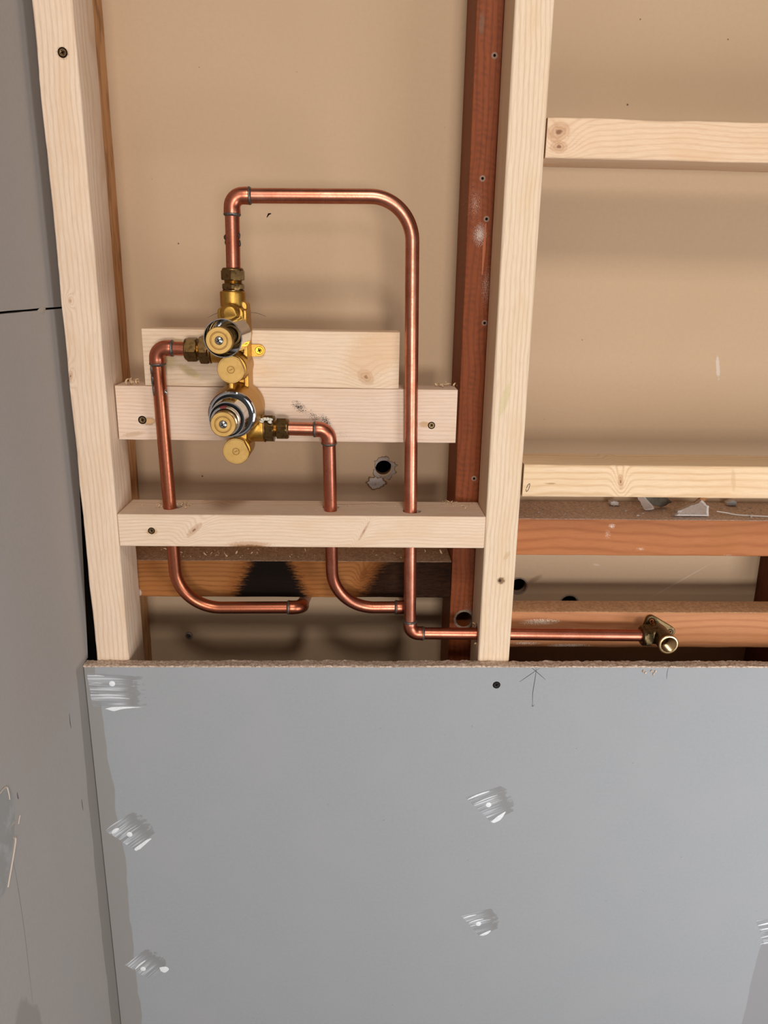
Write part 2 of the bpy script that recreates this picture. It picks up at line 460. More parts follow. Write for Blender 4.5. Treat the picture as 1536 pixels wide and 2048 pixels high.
m_chr = plain('chrome', (206, 208, 212), .09, 1.0)
m_steel = plain('screw_steel', (190, 190, 186), .28, 1.0, nscale=1, amt=.3)
m_scr = plain('screw_bronze', (120, 96, 66), .4, .8, nscale=1.0, dark=(50, 36, 24), amt=.6)
m_black = plain('rubber_gap_black', (14, 13, 12), .6)
m_red = plain('red_mark', (110, 6, 8), .5)
m_gap = plain('slot_dark', (24, 17, 12), .95, spec=.05)
m_white = plain('filler_white', (232, 234, 236), .6, nscale=.4, dark=(205, 208, 212), amt=.5)
m_gyp = plain('gypsum', (206, 198, 192), .9, bumpy=.4, nscale=.5, dark=(168, 150, 138), amt=.6)
m_paper = plain('torn_board_paper', (172, 160, 150), .9, bumpy=.4, nscale=.25, dark=(126, 106, 90), amt=.8)
m_shav = plain('pine_shaving', (220, 190, 152), .8, nscale=.3, amt=.3)
m_pencil = plain('pencil_lead', (58, 58, 64), .6)
m_torn = plain('torn_edge', (208, 187, 168), .95, bumpy=.9, nscale=.32, dark=(158, 128, 106), amt=.85, lo=.42, hi=.62)
m_dirt = plain('plaster_dust', (142, 124, 108), .95, bumpy=.5, nscale=.5, dark=(92, 74, 62), amt=.8)
m_chunk = plain('plaster_paper_face', (158, 140, 128), .9, nscale=.3, amt=.3, bumpy=.2)
m_slate = plain('grey_card', (104, 98, 86), .8, nscale=.2, amt=.4)

# ------------------------------------------------------------------ setting
FLOOR = -1400
S = 'structure'
fl = obj('floor', box(-340, 1300, -2600, 240, FLOOR - 40, FLOOR), m_floor, smooth=False); tag(fl, 'bare dusty floor below the frame', kind=S)

wb_holes = [circ(31.3, -231.9, 11), circ(223.5, -401.2, 11), circ(297.0, -428.1, 12.5)]
wb = obj('wall_back', holed([(-480, FLOOR), (1000, FLOOR), (1000, 800), (-480, 800)], wb_holes, 165, 177, 'xz'), m_back, origin=(260, 171, -300), ang=30)
tag(wb, 'beige back of the old plasterboard behind the timber frame, drilled with three round holes', kind=S)
wr = obj('dark_backing', box(-480, 1000, 260, 272, FLOOR, 800), m_dark, smooth=False); tag(wr, 'added dark backing behind the drilled holes, sealing out light', kind=S)  # added near-black sheet, keeps world light out of the holes

# front plasterboard with a torn top edge
TOP = -439.0
wf = obj('wall_front', box(-324.0, 900, 0, 12.5, FLOOR, TOP), m_board, smooth=False)
tag(wf, 'grey plasterboard closing the lower half of the frame', kind=S)
def torn_strip():
    V, Fc = [], []; n = 520; m = 7
    for i in range(n + 1):
        x = -324.6 + (900 + 324.6) * i / n
        for j in range(m):
            y = -.5 + 13.4 * j / (m - 1)
            z = TOP + 1.1 + 1.3 * noise.noise(Vector((x * .10, y * .5, 0))) + 1.0 * noise.noise(Vector((x * .5, y * .9, 5))) + .8 * noise.noise(Vector((x * .012, 0, 9)))
            if j == 0: z += .5 * noise.noise(Vector((x * .9, 0, 2))) - .5
            if j in (0, m - 1): y += .7 * noise.noise(Vector((x * .35, j, 3)))
            V.append(Vector((x, y, z)))
    for i in range(n):
        for j in range(m - 1): Fc.append([i * m + j, (i + 1) * m + j, (i + 1) * m + j + 1, i * m + j + 1])
    k = len(V)
    for i in range(n + 1):
        V.append(Vector((V[i * m].x, -.35 + .2 * noise.noise(Vector((V[i * m].x * .4, 0, 0))), TOP - .9 - .9 * abs(noise.noise(Vector((V[i * m].x * .25, 3, 3)))))))
    for i in range(n): Fc.append([i * m, k + i, k + i + 1, (i + 1) * m])
    return V, Fc
te = obj('torn_edge', torn_strip(), m_torn, wf, ang=60); te['label'] = 'ragged brown and cream torn paper top edge'
frz = []
for (x, z) in ((346, -444.5), (349, -447), (356, -444), (359, -448.5), (361, -445)):
    frz.append(rock((x, -.7, z), 1.3, .8, 2.0, x * .3, 1))
g = obj('paper_tuft', join(*frz), m_torn, wf); g['label'] = 'small torn paper crumbs on the board edge'

# left plasterboards, with the open crack between them
def left_board(z0, z1, edge, ye=None):
    # subdivided along the cracked edge so that it wavers
    V, Fc = [], []; n = 90
    for i in range(n + 1):
        y = -1600 + 1620 * i / n
        for (x, z, e) in ((-325, z0, 0), (-325, z1, 1), (-337, z1, 1), (-337, z0, 0)):
            if (edge == 'top' and e == 1) or (edge == 'bot' and e == 0):
                z = z + .8 * noise.noise(Vector((y * .03, 0, 1 if edge == 'top' else 7))) - (-y) * .004
            yy = y
            if ye and i == n:      # back edge: where the board stops behind the stud
                yy = ye[0] if z < -400 else ye[1]
            V.append(Vector((x, yy, z)))
    for i in range(n):
        for j in range(4): k = (j + 1) % 4; Fc.append([i * 4 + j, i * 4 + k, (i + 1) * 4 + k, (i + 1) * 4 + j])
    Fc += [[0, 1, 2, 3], [n * 4 + 3, n * 4 + 2, n * 4 + 1, n * 4]]
    return V, Fc
wl = empty('wall_left', (-331, -790, -300), 'grey plasterboard side wall on the left with a horizontal crack', kind=S)
obj('board', join(left_board(-437, -31.2, 'top', (18, 72)), box(-337, -325, -1600, 12.4, FLOOR, -437)), m_left, wl, ang=30)
obj('board', left_board(-29.0, 800, 'bot', (76, 76)), m_left, wl, ang=30)
obj('dark_light_stop', box(-352, -340, -1600, 260, FLOOR, 800), m_dark, wl, smooth=False)  # unseen dark slab, added to stop light leaking in behind the boards
g = obj('filler_dab', rock((-324.8, -10, -31.0), .5, 9, 3.2, 4.4), plain('filler_cream', (176, 168, 158), .8), wl); g['label'] = 'pale filler smear bridging the crack'

# ------------------------------------------------------------------ timbers
def screw(parent, c, r=3.6, mat=None, d=(0, -1, 0), name='screw', rot=.4, ring=1.30):
    """countersunk cross head screw sunk a little into a dark pilot hole"""
    c = Vector(c); dd, a, b_ = frame(d)
    hole = lathe(c, dd, [(0.05, r * ring), (.16, r * ring * .95), (.17, r * .5)], n=24)
    head = lathe(c, dd, [(.1, r), (.35, r * .95), (.45, r * .6), (.3, r * .5), (.3, 0.02)], n=24)
    gs = [setmi(hole, 1), setmi(head, 0)]
    for k in range(2):
        th = rot + k * pi / 2; e = a * cos(th) + b_ * sin(th); f = dd.cross(e)
        P = [c + dd * .5 + e * (s1 * r * .55) + f * (s2 * r * .13) for s1, s2 in ((-1, -1), (1, -1), (1, 1), (-1, 1))]
        gs.append((P + [p - dd * .35 for p in P], [[0, 1, 2, 3], [4, 5, 6, 7], [0, 1, 5, 4], [1, 2, 6, 5], [2, 3, 7, 6], [3, 0, 4, 7]], [1] * 6))
    return obj(name, join(*gs), [mat or m_scr, m_gap], parent)
def timber(label, geo, mat, origin=None, bev=None, name='timber_stud', cat='timber', group=None):
    o = obj(name, geo, mat, origin=origin, ang=50 if bev is None else 30)
    if bev: bevel_mod(o, bev)
    return tag(o, label, cat, group)

GOUGE = (96, 66, 38)
m = wood('pine_left_stud', 'z', PB, PR, v0=-70, w0=30, sp=3.9, k=.5, seed=.1, knots=[(-2 + 0 - 220 + 200, -10, 3, 2, 0), (-110 + 10, -17, 6, 2.5, 10)],
         spots=[(208, 5.5, 5.5, 5.6, 0, (110, 80, 48), .85)])
st_l = timber('new pale pine stud on the left, nearest the grey side wall', beam(-312.8, -274.4, 12.5, 75.5, -700, 700, 'z', 2.0, .5, 1.0), m)
screw(st_l, (-288.0, 12.5, 208.4), 3.6)

m = wood('pine_right_stud', 'z', (232, 208, 180), (204, 172, 138), v0=-75, w0=40, sp=3.5, k=.55, seed=.6, spots=[(-120, 6 - 12, 22, 5, 12, (196, 182, 128), .45), (-333, 3, 5, 5, 20, (110, 78, 44), .85), (-333, 1.5, 2.5, 2, 0, (60, 36, 18), .9), (-302, 8, 7, 3, 30, (204, 172, 132), .7)])
g = holed([(12.5, -700), (75.5, -700), (75.5, 700), (12.5, 700)], [circ(36, -412.5, 12.5)], 146.0, 184.2, 'yz')
st_r = timber('new pale pine stud right of the copper loop, the lower pipe passing through it', g, m, bev=2.0)
# splintered exit of the drilled hole
sp_ = []
for i in range(9):
    a = -2.3 + i * .5; p = Vector((145.8, 36 + 12.5 * cos(a), -412.5 + 12.5 * sin(a)))
    q = p + Vector((-2.5 - random.random() * 2, random.uniform(-3, 0), random.uniform(-4, 3)))
    sp_.append(ribbon([p, p.lerp(q, .5) + Vector((0, 0, .5)), q], 2.2, (-1, 0, 0), .2))
g = obj('splinter', join(*sp_), m_shav, st_r); g['kind'] = 'stuff'

m = wood('pine_noggin_pipes', 'x', PB, PR, v0=-50, w0=30, sp=2.6, k=.42, seed=1.3, wob=4,
         knots=[(-124, 1, 12, 3.6, 42), (70, 1, 13, 1.6, 62)],
         spots=[(-62, -19.5, 22, 3.6, 0, (46, 24, 14), .95), (-62, -16.5, 28, 5.0, 0, (176, 124, 78), .5), (-172, -1, 7, 4.5, 0, (196, 150, 100), .8), (-173, 0, 4, 2.8, 20, (60, 38, 22), .9)])
holes = [circ(-219.5, 47.5, 11), circ(-33.4, 50, 9.6), circ(62.0, 36.0, 10.5)]
nog = timber('new pine crosspiece between the two pale studs with three copper pipes passing down through it',
             holed([(-274.2, 12.5), (145.8, 12.5), (145.8, 75.5), (-274.2, 75.5)], holes, -293.0, -254.6, 'xy'), m, bev=1.3, name='timber_crosspiece')
screw(nog, (-236.5, 12.4, -274.0), 3.0, rot=.8)

m = wood('pine_flat_rail', 'x', (226, 200, 178), (202, 170, 144), v0=-85, w0=45, sp=3.2, k=.5, seed=2.2, wob=4,
         knots=[(-55, 5, 17, 5, -62)],
         spots=[(-157, -9, 9.5, 4.6, 0, (120, 84, 50), .75), (-157, -9, 7.6, 3.6, 0, (214, 172, 124), 1.0), (155, -9, 7, 4.0, 0, (186, 146, 100), .7), (-175, -24, 14, 3, 10, (190, 156, 122), .6)],
         flecks=[(13, 9, 12, 6, -35, (44, 42, 44), .43), (30, -2, 16, 7, -38, (64, 60, 60), .47), (42, -6, 11, 5.5, -50, (40, 38, 40), .43), (60, -22, 20, 8, -30, (90, 84, 80), .56), (-15, -26, 12, 4, 0, (60, 56, 54), .5)])
rail = timber('wide flat pine rail screwed at both ends behind the lower valve dial', beam(-272.5, 110.3, 38.5, 76.5, -174, -113, 'x', 1.0, .3, 3.0), m, name='timber_rail')
screw(rail, (-245.0, 38.3, -151.2), 3.6, rot=.3); screw(rail, (82.0, 38.3, -153.7), 3.2, rot=.7)

m = wood('pine_mount_board', 'x', (232, 206, 178), (208, 176, 142), v0=-95, w0=55, sp=3.6, k=.45, seed=3.1, wob=5,
         knots=[(104, -18, 10, 7.5, -40)],
         spots=[(-118, -4, 14, 9, 20, (196, 172, 96), .45), (-92, -14, 16, 5, -30, (190, 166, 92), .45), (-103, 18, 6, 4, 0, (204, 178, 96), .4), (112, 6, 40, 26, 30, (214, 168, 124), .4)])
board = timber('pale pine board with one round knot, the brass valve fixed to it', beam(-238.5, 43.4, 37.5, 76, -112.6, -50.6, 'x', 1.2, .4, 4.0), m, name='timber_board', cat='board')
b_ = bpy.data.objects['timber_board']

m = wood('pine_upper_crosspiece', 'x', (232, 200, 168), (208, 168, 132), v0=-70, w0=40, sp=3.6, k=.5, seed=4.6, knots=[(-206 + 0, 5, 12, 9, 20), (-204, -8, 9, 6, 0)], wob=6,
         spots=[(150, 18.6, 60, 1.5, 0, (150, 108, 70), .5)])
up_n = timber('new pine crosspiece high on the right, above the large beige opening', beam(185.5, 620, 12.5, 75.5, 125.0, 162.6, 'x', 2.2, .8, 5.0), m, name='timber_crosspiece')
m = wood('pine_mid_crosspiece', 'x', (236, 206, 170), (204, 162, 118), v0=-40, w0=36, sp=4.4, k=.6, seed=5.2, wob=4, knots=[(-110, 0, 3.5, 9, 10)],
         spots=[(20, 3, 3, 14, 10, (206, 168, 126), .5), (-190, -3, 7, 1.0, 0, (150, 110, 66), .6)])
mid_n = timber('new pine crosspiece on the right, just above the dusty old timber', beam(186.2, 630, 12.5, 75.5, -230.3, -192.4, 'x', 2.2, .5, 6.0), m, name='timber_crosspiece')
g = obj('pencil_mark', tube(spline([(190.5, 12.2, -220), (192, 12.1, -216), (194, 12.1, -215), (193, 12.1, -221), (190.6, 12.1, -224), (190, 12.2, -221)]), .28, 5), m_pencil, mid_n)

# old timbers
m = wood('old_red_timber', 'z', RB, RR, v0=-60, w0=40, sp=3.4, k=.5, seed=6.1, saw=.4, rough=.6,
         flecks=[(87, -13, 26, 12, 0, (206, 186, 172), .51), (55, -6, 14, 9, 0, (218, 206, 196), .43), (0, 4, 34, 10, 0, (206, 184, 168), .50), (-330, 8, 90, 12, 0, (190, 160, 140), .54), (-395, 2, 30, 14, 0, (176, 150, 132), .55), (-410, 2, 12, 10, 0, (150, 128, 112), .35)],
         spots=[(262, -15, 12, 3, 0, (120, 96, 78), .6)])
old_c = timber('old red-brown rough-sawn stud behind and left of the right pale stud',
               holed([(118.0, -700), (160, -700), (160, 700), (118.0, 700)], [circ(136.5, -413.5, 10.5)], 80, 164.6, 'xz'), m, origin=(139, 122, 0), bev=1.0)
for (x, z) in ((139.1, 233.0), (132.7, 113.1), (139.4, 71.5), (143.2, -41.0), (140.3, -226.0)):
    g = obj('screw_hole', join(setmi(lathe((x, 80.0, z), (0, -1, 0), [(0.02, 3.4), (.5, 2.3), (.55, 1.6)], n=14), 0), setmi(lathe((x, 80, z), (0, -1, 0), [(.5, 1.6), (.58, 1.5)], n=10), 1)), [plain('paint_rim', (150, 120, 104), .8), m_gap], old_c)
g = obj('hole_rim', lathe((136.5, 80.1, -413.5), (0, -1, 0), [(0, 13.5), (.4, 12.2), (.5, 10.8), (.1, 10.4)], n=36, cap=False), m_dirt, old_c); g['label'] = 'pale dusty rim of the drilled hole'
# long split above the lower screw hole
g = obj('splinter', ribbon([(139.0, 79.9, 67), (138.5, 79.9, 40), (137.8, 79.9, 12)], 3.4, lift=.5), plain('split_wood', (190, 112, 76), .7), old_c)

m = wood('old_left_timber', 'z', (206, 156, 108), (168, 116, 72), v0=-60, w0=40, sp=3.0, k=.6, seed=7.1, dark=((60, 34, 18), .5))
old_l = timber('old brown stud hidden behind the left pale stud, only its edge showing', beam(-334, -291.5, 80, 164.6, -700, 700, 'z', 1.0, .8, 7.0), m)

def charhook(b, u, v, ww, nrm, col):
    X = u - 79.0     # object centre sits at x=-79
    nn = (b.noise(u * .12, v * .7, ww * .2, 4, .7) - .5)
    t = (v * -1.0 + 24.0) / 48.0     # 0 top .. 1 bottom
    h1 = t * 22.0 + 26.0 + nn * 34.0 - (X + 103.0).abs()
    h2 = X - 38.0 + t * 30.0 + nn * 34.0
    front = b.sm(nrm[1] * -1.0, .3, .6) + b.sm(nrm[2] * -1.0, .3, .6)
    c1 = b.sm(h1, -7.0, 9.0); c2 = b.sm(h2, -12.0, 12.0) * (.97 + nn * .35)
    edge = b.sm(h1, -26.0, -2.0) + b.sm(h2, -30.0, -4.0)
    col = b.mix((edge * .55 * front).clamp(), col, lin((120, 66, 26)))
    col = b.mix((c1 * front * .985).clamp(), col, lin((13, 9, 7)))
    col = b.mix((c2 * front * .96).clamp(), col, lin((24, 15, 11)))
    wh = b.ell(u, v, -191.0, -19.0, 6.0, 7.0) + nn * 1.8
    col = b.mix((1.0 - b.sm(wh, .5, .8)) * .8, col, lin((206, 190, 182)))
    return col
m = wood('old_scorched_timber', 'x', (162, 106, 60), (118, 70, 34), v0=-70, w0=40, sp=4.0, k=.6, seed=8.8, knots=[(93, 6, 9, 4, 70)], hook=charhook, dust=((196, 168, 142), .9), rough=.9)
scorch = timber('old scorched crosspiece below the drilled pine one, charred black in two places', beam(-291.3, 117.2, 80, 164.6, -383.5, -334.6, 'x', 1.2, .7, 9.0), m, name='timber_crosspiece')
g = obj('screw_hole', lathe((-213.5, 80.2, -361), (0, -1, 0), [(0, 2.6), (.3, 2.4)], n=12), m_gap, scorch)

m = wood('old_dusty_timber', 'x', (178, 112, 68), (146, 84, 46), v0=-90, w0=40, sp=9.0, k=.6, seed=9.7, wob=8, dust=((212, 188, 170), .95), rough=.65,
         spots=[(20, -3, 22, 30, 10, (166, 104, 52), .4)],
         flecks=[(-124, 15, 5, 4, 0, (228, 206, 190), .42), (-128, 4, 5, 8, 10, (214, 190, 170), .47), (93, -18, 8, 7, 0, (238, 224, 212), .43), (106, -17, 6, 6, 0, (238, 224, 212), .42), (-84, -15, 6, 2.5, 0, (220, 196, 172), .44), (30, -23, 14, 2, 0, (226, 200, 176), .5)])
dusty = timber('old orange-brown crosspiece on the right, its top thick with plaster dust', beam(161, 720, 80, 164.6, -325.0, -277.0, 'x', 1.6, .8, 10.0), m, name='timber_crosspiece')

m = wood('old_low_timber', 'x', (192, 130, 86), (158, 96, 58), v0=-60, w0=50, sp=7, k=.55, seed=10.4, wob=7, dust=((204, 164, 124), .7), rough=.6,
         spots=[(-60, 21, 200, 4, 0, (180, 124, 84), .5)],
         flecks=[(-210, 11, 28, 4.5, 2, (240, 226, 204), .40), (-226, -19, 22, 3, 0, (236, 214, 192), .43), (-170, -22, 30, 2.6, 0, (240, 222, 200), .38), (100, 16, 90, 6, 0, (120, 70, 40), .57)])
low = timber('old orange timber lowest on the right, the brass pipe outlet fixed to it', beam(161, 720, 60, 98, -443.5, -394.0, 'x', 2.0, .5, 11.0), m, name='timber_crosspiece')

m = wood('old_far_timber', 'z', (112, 62, 36), (80, 40, 22), seed=11.4, saw=.2)
far = timber('dark old stud at the far right edge, below the dusty crosspiece', beam(560, 604, 99, 164.6, -700, -325.5, 'z', 1.0, .6, 12.0), m)
g = obj('nail', tube([(561, 150, -346), (552, 147, -347), (546, 145, -347)], [2.2, 1.6, 1.2], 8), plain('rusty_nail', (70, 40, 26), .7), far)

# ------------------------------------------------------------------ copper pipes
R = 7.5
def run(parent, path, mat=m_cop): return obj('pipe', tube(densify(path), R, 32), mat, parent, ang=60)
def elbow(parent, pa, pc, pb, leg=18.0, mat=None, fr=11.5):
    pa, pc, pb = Vector(pa), Vector(pc), Vector(pb)
    d1 = (pa - pc).normalized(); d2 = (pb - pc).normalized()
    p = fillet([pc + d1 * leg, pc, pc + d2 * leg], [fr], 12)
    rr = [8.7] + [8.55] * (len(p) - 2) + [8.7]
    p2 = [p[0], p[0].lerp(p[1], .25)] + p[1:-1] + [p[-1].lerp(p[-2], .25), p[-1]]
    rr = [8.2, 8.75] + [8.5] * (len(p) - 2) + [8.75, 8.2]
    e = obj('elbow_fitting', tube(p2, rr, 32), mat or m_elb, parent, ang=60)
    for d in (d1, d2):
        c = pc + d * (leg + .1)
        s_ = obj('solder_ring', lathe(c - d * 1.6, d, [(0, 8.5), (.5, 9.0), (1.5, 9.0), (2.4, 8.3), (3.2, 7.55)], n=32), m_sold, parent, ang=60)
    return e
lp = empty('copper_pipe', (-30, 30, -150), 'long looping copper pipe from the valve top, down and out to the right', 'pipe')
A0, A1, A2, A3, A4 = (-133.6, 20, 10), (-132.8, 22, 84.5), (53.0, 26, 87.5), (63.6, 35.5, -412), (356, 36, -414.5)
run(lp, [Vector(A0), Vector(A1).lerp(Vector(A0), 16 / 74)], m_cop2)
s1 = Vector(A1) + (Vector(A2) - Vector(A1)).normalized() * 15
run(lp, fillet([s1, A2, Vector(A3).lerp(Vector(A2), .03)], [44], 22))
run(lp, [Vector(A3).lerp(Vector(A4), .05), Vector(A4)], m_cop2)
elbow(lp, A0, A1, A2, 18.5); elbow(lp, A2, A3, A4, 16.5)
g = obj('pipe_scale', join(*[rock((-133.3 + dx, 20 + dy, z), 1.4, 1.4, 3.0, z) for dx, dy, z in ((-7.4, -1, 44), (7.2, -2, 46), (-6.9, 0, 39), (7.3, -1, 38))]), plain('pipe_crust', (58, 44, 38), .6, .4), lp); g['label'] = 'small dark crusts of scorched flux'

pl = empty('copper_pipe', (-205, 40, -230), 'copper pipe left of the valve, curving right beneath the scorched timber', 'pipe')
L0, L1, L2, L3, L4 = (-181, 20, -70.5), (-219.5, 21, -69.5), (-221.5, 51, -386), (-71, 51, -385), (-71, 158, -412)
s0 = Vector(L1).lerp(Vector(L0), .35)
run(pl, [Vector(L0), s0], m_cop2)
run(pl, fillet([Vector(L1).lerp(Vector(L2), .045), L2, Vector(L3) + Vector((-12, 0, 0))], [52], 22), m_copd)
run(pl, [Vector((-71, 66, -388.9)), Vector(L4)], m_copd)
elbow(pl, L0, L1, L2, 17.5); elbow(pl, L2, L3, L4, 15.5, m_copd)
g = obj('solder_drip', rock((-213.0, 22.5, -117), 2.0, 2.0, 3.0, 2.0), m_steel, pl)
g = obj('solder_streak', join(*[rock((-225.4 + t * .05, 18.6 + t * 1.0, -93 - t * 10), 1.5, 1.6, 8, t + 3.0) for t in (0, 1, 2)]), m_sold, pl)

pm = empty('copper_pipe', (-20, 40, -230), 'short copper pipe from the right of the valve, curving behind the long pipe', 'pipe')
M0, M1, M2, M3, M4 = (-86, 20, -155.8), (-34.5, 21, -156.6), (-31.5, 51.5, -385.5), (62, 51.5, -384.5), (62, 158, -412)
run(pm, [Vector(M0), Vector(M1).lerp(Vector(M0), .32)])
run(pm, fillet([Vector(M1).lerp(Vector(M2), .06), M2, Vector(M3) + Vector((-12, 0, 0))], [52], 22), m_cop2)
run(pm, [Vector((62, 68, -388.8)), Vector(M4)], m_copd)
elbow(pm, M0, M1, M2, 16.0); elbow(pm, M2, M3, M4, 15.5)

# ------------------------------------------------------------------ the brass shower valve
vx = -132.8
va = empty('shower_valve', (vx, 37.5, -90), 'brass concealed shower valve with two chrome-ringed spindles on the pine board', 'valve')
def cyl(c, d, L, r, ch=1.0): return lathe(c, d, [(0, r - ch), (ch, r), (L - ch, r), (L, r - ch)], n=48)
def rbox(x0, x1, y0, y1, z0, z1, r):
    pts = []
    for cx, cy, a0 in ((x1 - r, z1 - r, 0), (x0 + r, z1 - r, 90), (x0 + r, z0 + r, 180), (x1 - r, z0 + r, 270)):
        pts += [(cx + r * cos(radians(a0 + k * 15)), cy + r * sin(radians(a0 + k * 15))) for k in range(7)]
    return polyprism(pts, y0, y1)
parts = [
    cyl((vx - 2.5, 20, -26), (0, 0, 1), 16.5, 13.4),                        # top boss
    cyl((vx - 2.6, 38, -31.5), (0, -1, 0), 44, 9.5, 3), rbox(vx - 16, vx + 10.5, 0, 38, -41, -25.5, 5),
    rbox(vx - 12, vx + 13.2, 12, 38, -182, -20, 4),                        # back spine
    rbox(vx + 9.2, vx + 13.8, 2, 38, -112, -28, 1.5),                      # right rib
    cyl((vx + .8, 38, -52), (0, -1, 0), 56, 14.0),                        # upper cartridge housing
    cyl((vx + .7, 38, -86.4), (0, -1, 0), 57, 14.6),                       # upper check valve boss
    lathe((vx, 38, -132), (0, -1, 0), [(0, 23), (3, 26.5), (30, 27.2), (58, 25), (66, 24.0)], n=56),
    cyl((vx - .6, 38, -175.8), (0, -1, 0), 39, 14.6),
    cyl((vx, 20, -156), (1, 0, 0), 27.6, 14.6), lathe((vx + 4, 20, -150), (1, 0, 0), [(0, 20), (10, 17), (18, 14)], n=40),
    cyl((vx, 20, -71), (-1, 0, 0), 28, 13.6),
    rbox(vx - 3.5, vx + 1.5, -24, 30, -112, -96, 1.5), rbox(vx - 8, vx + 10, 0, 36, -178, -150, 5),
]
body = obj('valve_body', join(*parts), m_cast, va, ang=60)
md = body.modifiers.new('remesh', 'REMESH'); md.mode = 'VOXEL'; md.voxel_size = .8 * MM; md.use_smooth_shade = True
md = body.modifiers.new('smooth', 'SMOOTH'); md.factor = .5; md.iterations = 4
# fixing lug
pts = [(vx + 10, -65.5)] + [(-111.2 + 6.6 * cos(radians(a)), -72 + 6.6 * sin(radians(a))) for a in range(90, -91, -15)] + [(vx + 10, -78.6)]
lug = obj('fixing_lug', polyprism(pts, 33.6, 37.4), m_cast, va); bevel_mod(lug, .7)
ls = screw(lug, (-111.0, 33.6, -72), 4.2, plain('yellow_screw', (214, 176, 60), .3, 1.0), ring=1.05)
def head_screw(parent, c, r=4.3, d=(0, -1, 0)):
    c = Vector(c); prof = [(0, r)] + [(r * .55 * sin(a), r * cos(a)) for a in (.25, .5, .8, 1.1, 1.4)] + [(r * .55, .02)]
    gs = [setmi(lathe(c, d, prof, n=28), 0)]
    for th in (.5, .5 + pi / 2):
        e = Vector((cos(th), 0, sin(th))); f = Vector((-sin(th), 0, cos(th)))
        P = [c + Vector((0, -r * .58, 0)) + e * (a * r * .5) + f * (b2 * r * .1) for a, b2 in ((-1, -1), (1, -1), (1, 1), (-1, 1))]
        gs.append((P + [p + Vector((0, .8, 0)) for p in P], [[0, 1, 2, 3], [4, 5, 6, 7], [0, 1, 5, 4], [1, 2, 6, 5], [2, 3, 7, 6], [3, 0, 4, 7]], [1] * 6))
    return obj('screw', join(*gs), [m_steel, m_gap], parent)
def spindle(c, y0, y1, r):
    """brass spline cap with ring groove, end face at y1 (nearer the camera)"""
    L = y0 - y1
    o = obj('spindle_cap', lathe((c[0], y0, c[1]), (0, -1, 0), [(0, r - 1), (.8, r), (L - .7, r), (L, r - .7), (L, r * .68), (L - .9, r * .64), (L - .9, r * .6), (L - .3, r * .56), (L - .3, .02)], n=56), m_mach, va, ang=25)
    head_screw(o, (c[0], y1 + .3, c[1]), 4.1); return o
# upper spindle inside an open chrome sleeve
uc = (vx + 2.4, -51.6)
sl = obj('chrome_sleeve', lathe((uc[0], -17, uc[1]), (0, -1, 0), [(0, 17.4), (0.2, 18.3), (62.6, 18.3), (63.2, 18.0), (63.2, 17.4), (62.6, 17.2), (1, 17.2), (0.5, 8)], n=64, cap=False), m_chr, va, ang=25)
stem = obj('spindle_stem', join(lathe((uc[0], -15, uc[1]), (0, -1, 0), [(0, 14.5), (10, 14.5), (10.5, 11), (22, 10.6), (22.5, 8.6), (34, 8.2), (35, 6.0), (72, 6.0)], n=40),
    hexnut((uc[0], -26, uc[1]), (0, -1, 0), 7, 19), lathe((uc[0], -52, uc[1]), (0, -1, 0), [(0, 6), (0, 7.8), (3, 7.8), (3, 6), (6, 6), (6, 7.4), (9, 7.4), (9, 6)], n=32)), m_nut, va, ang=30)
spindle((uc[0] - .6, uc[1] - 1.0), -86, -97, 12.6)
# lower thermostatic dial
lc = (vx, -132.5)
fl_ = obj('chrome_flange', lathe((lc[0], -26, lc[1]), (0, -1, 0), [(0, 22), (0, 24.6), (3.4, 24.8), (5.2, 23.9), (6.0, 22.6), (6.0, 21.4), (4.8, 21.0), (4.8, 20)], n=72, cap=False), m_chr, va, ang=25)
gasket = obj('gasket_ring', lathe((lc[0], -29, lc[1]), (0, -1, 0), [(0, 21.6), (2.2, 21.6), (2.2, 18)], n=56, cap=False), m_black, va)
ds = obj('chrome_dial_sleeve', lathe((lc[0], -28, lc[1]), (0, -1, 0), [(0, 19.2), (18, 19.0), (20, 18.2), (33.0, 18.2), (34, 17.8), (34, 16.9), (33, 16.6), (10, 16.4)], n=72, cap=False), m_chr, va, ang=25)
obj('gap_shade_ring', lathe((lc[0], -40, lc[1]), (0, -1, 0), [(0, 16.3), (18, 16.3), (18, 14.9), (17, 14.9)], n=56, cap=False), m_black, va)  # black ring set in the open gap; its colour stands in for shade
ir = obj('chrome_inner_ring', lathe((lc[0], -46, lc[1]), (0, -1, 0), [(0, 14.6), (24.5, 14.6), (25.5, 14.2), (25.5, 12.6), (12, 12.4)], n=64, cap=False), m_chr, va, ang=25)
rm = []
for k in range(7):
    a = radians(97 + (k - 3) * 4.2)
    rm += [Vector((lc[0] + rr_ * cos(a), yy, lc[1] + rr_ * sin(a))) for rr_, yy in ((14.9, -64), (14.9, -71.9), (12.8, -71.9))]
obj('red_mark', (rm, [[k * 3 + j, k * 3 + j + 1, k * 3 + j + 4, k * 3 + j + 3] for k in range(6) for j in range(2)]), m_red, ir)
spindle((vx - .3, -133.6), -62, -83, 12.5)
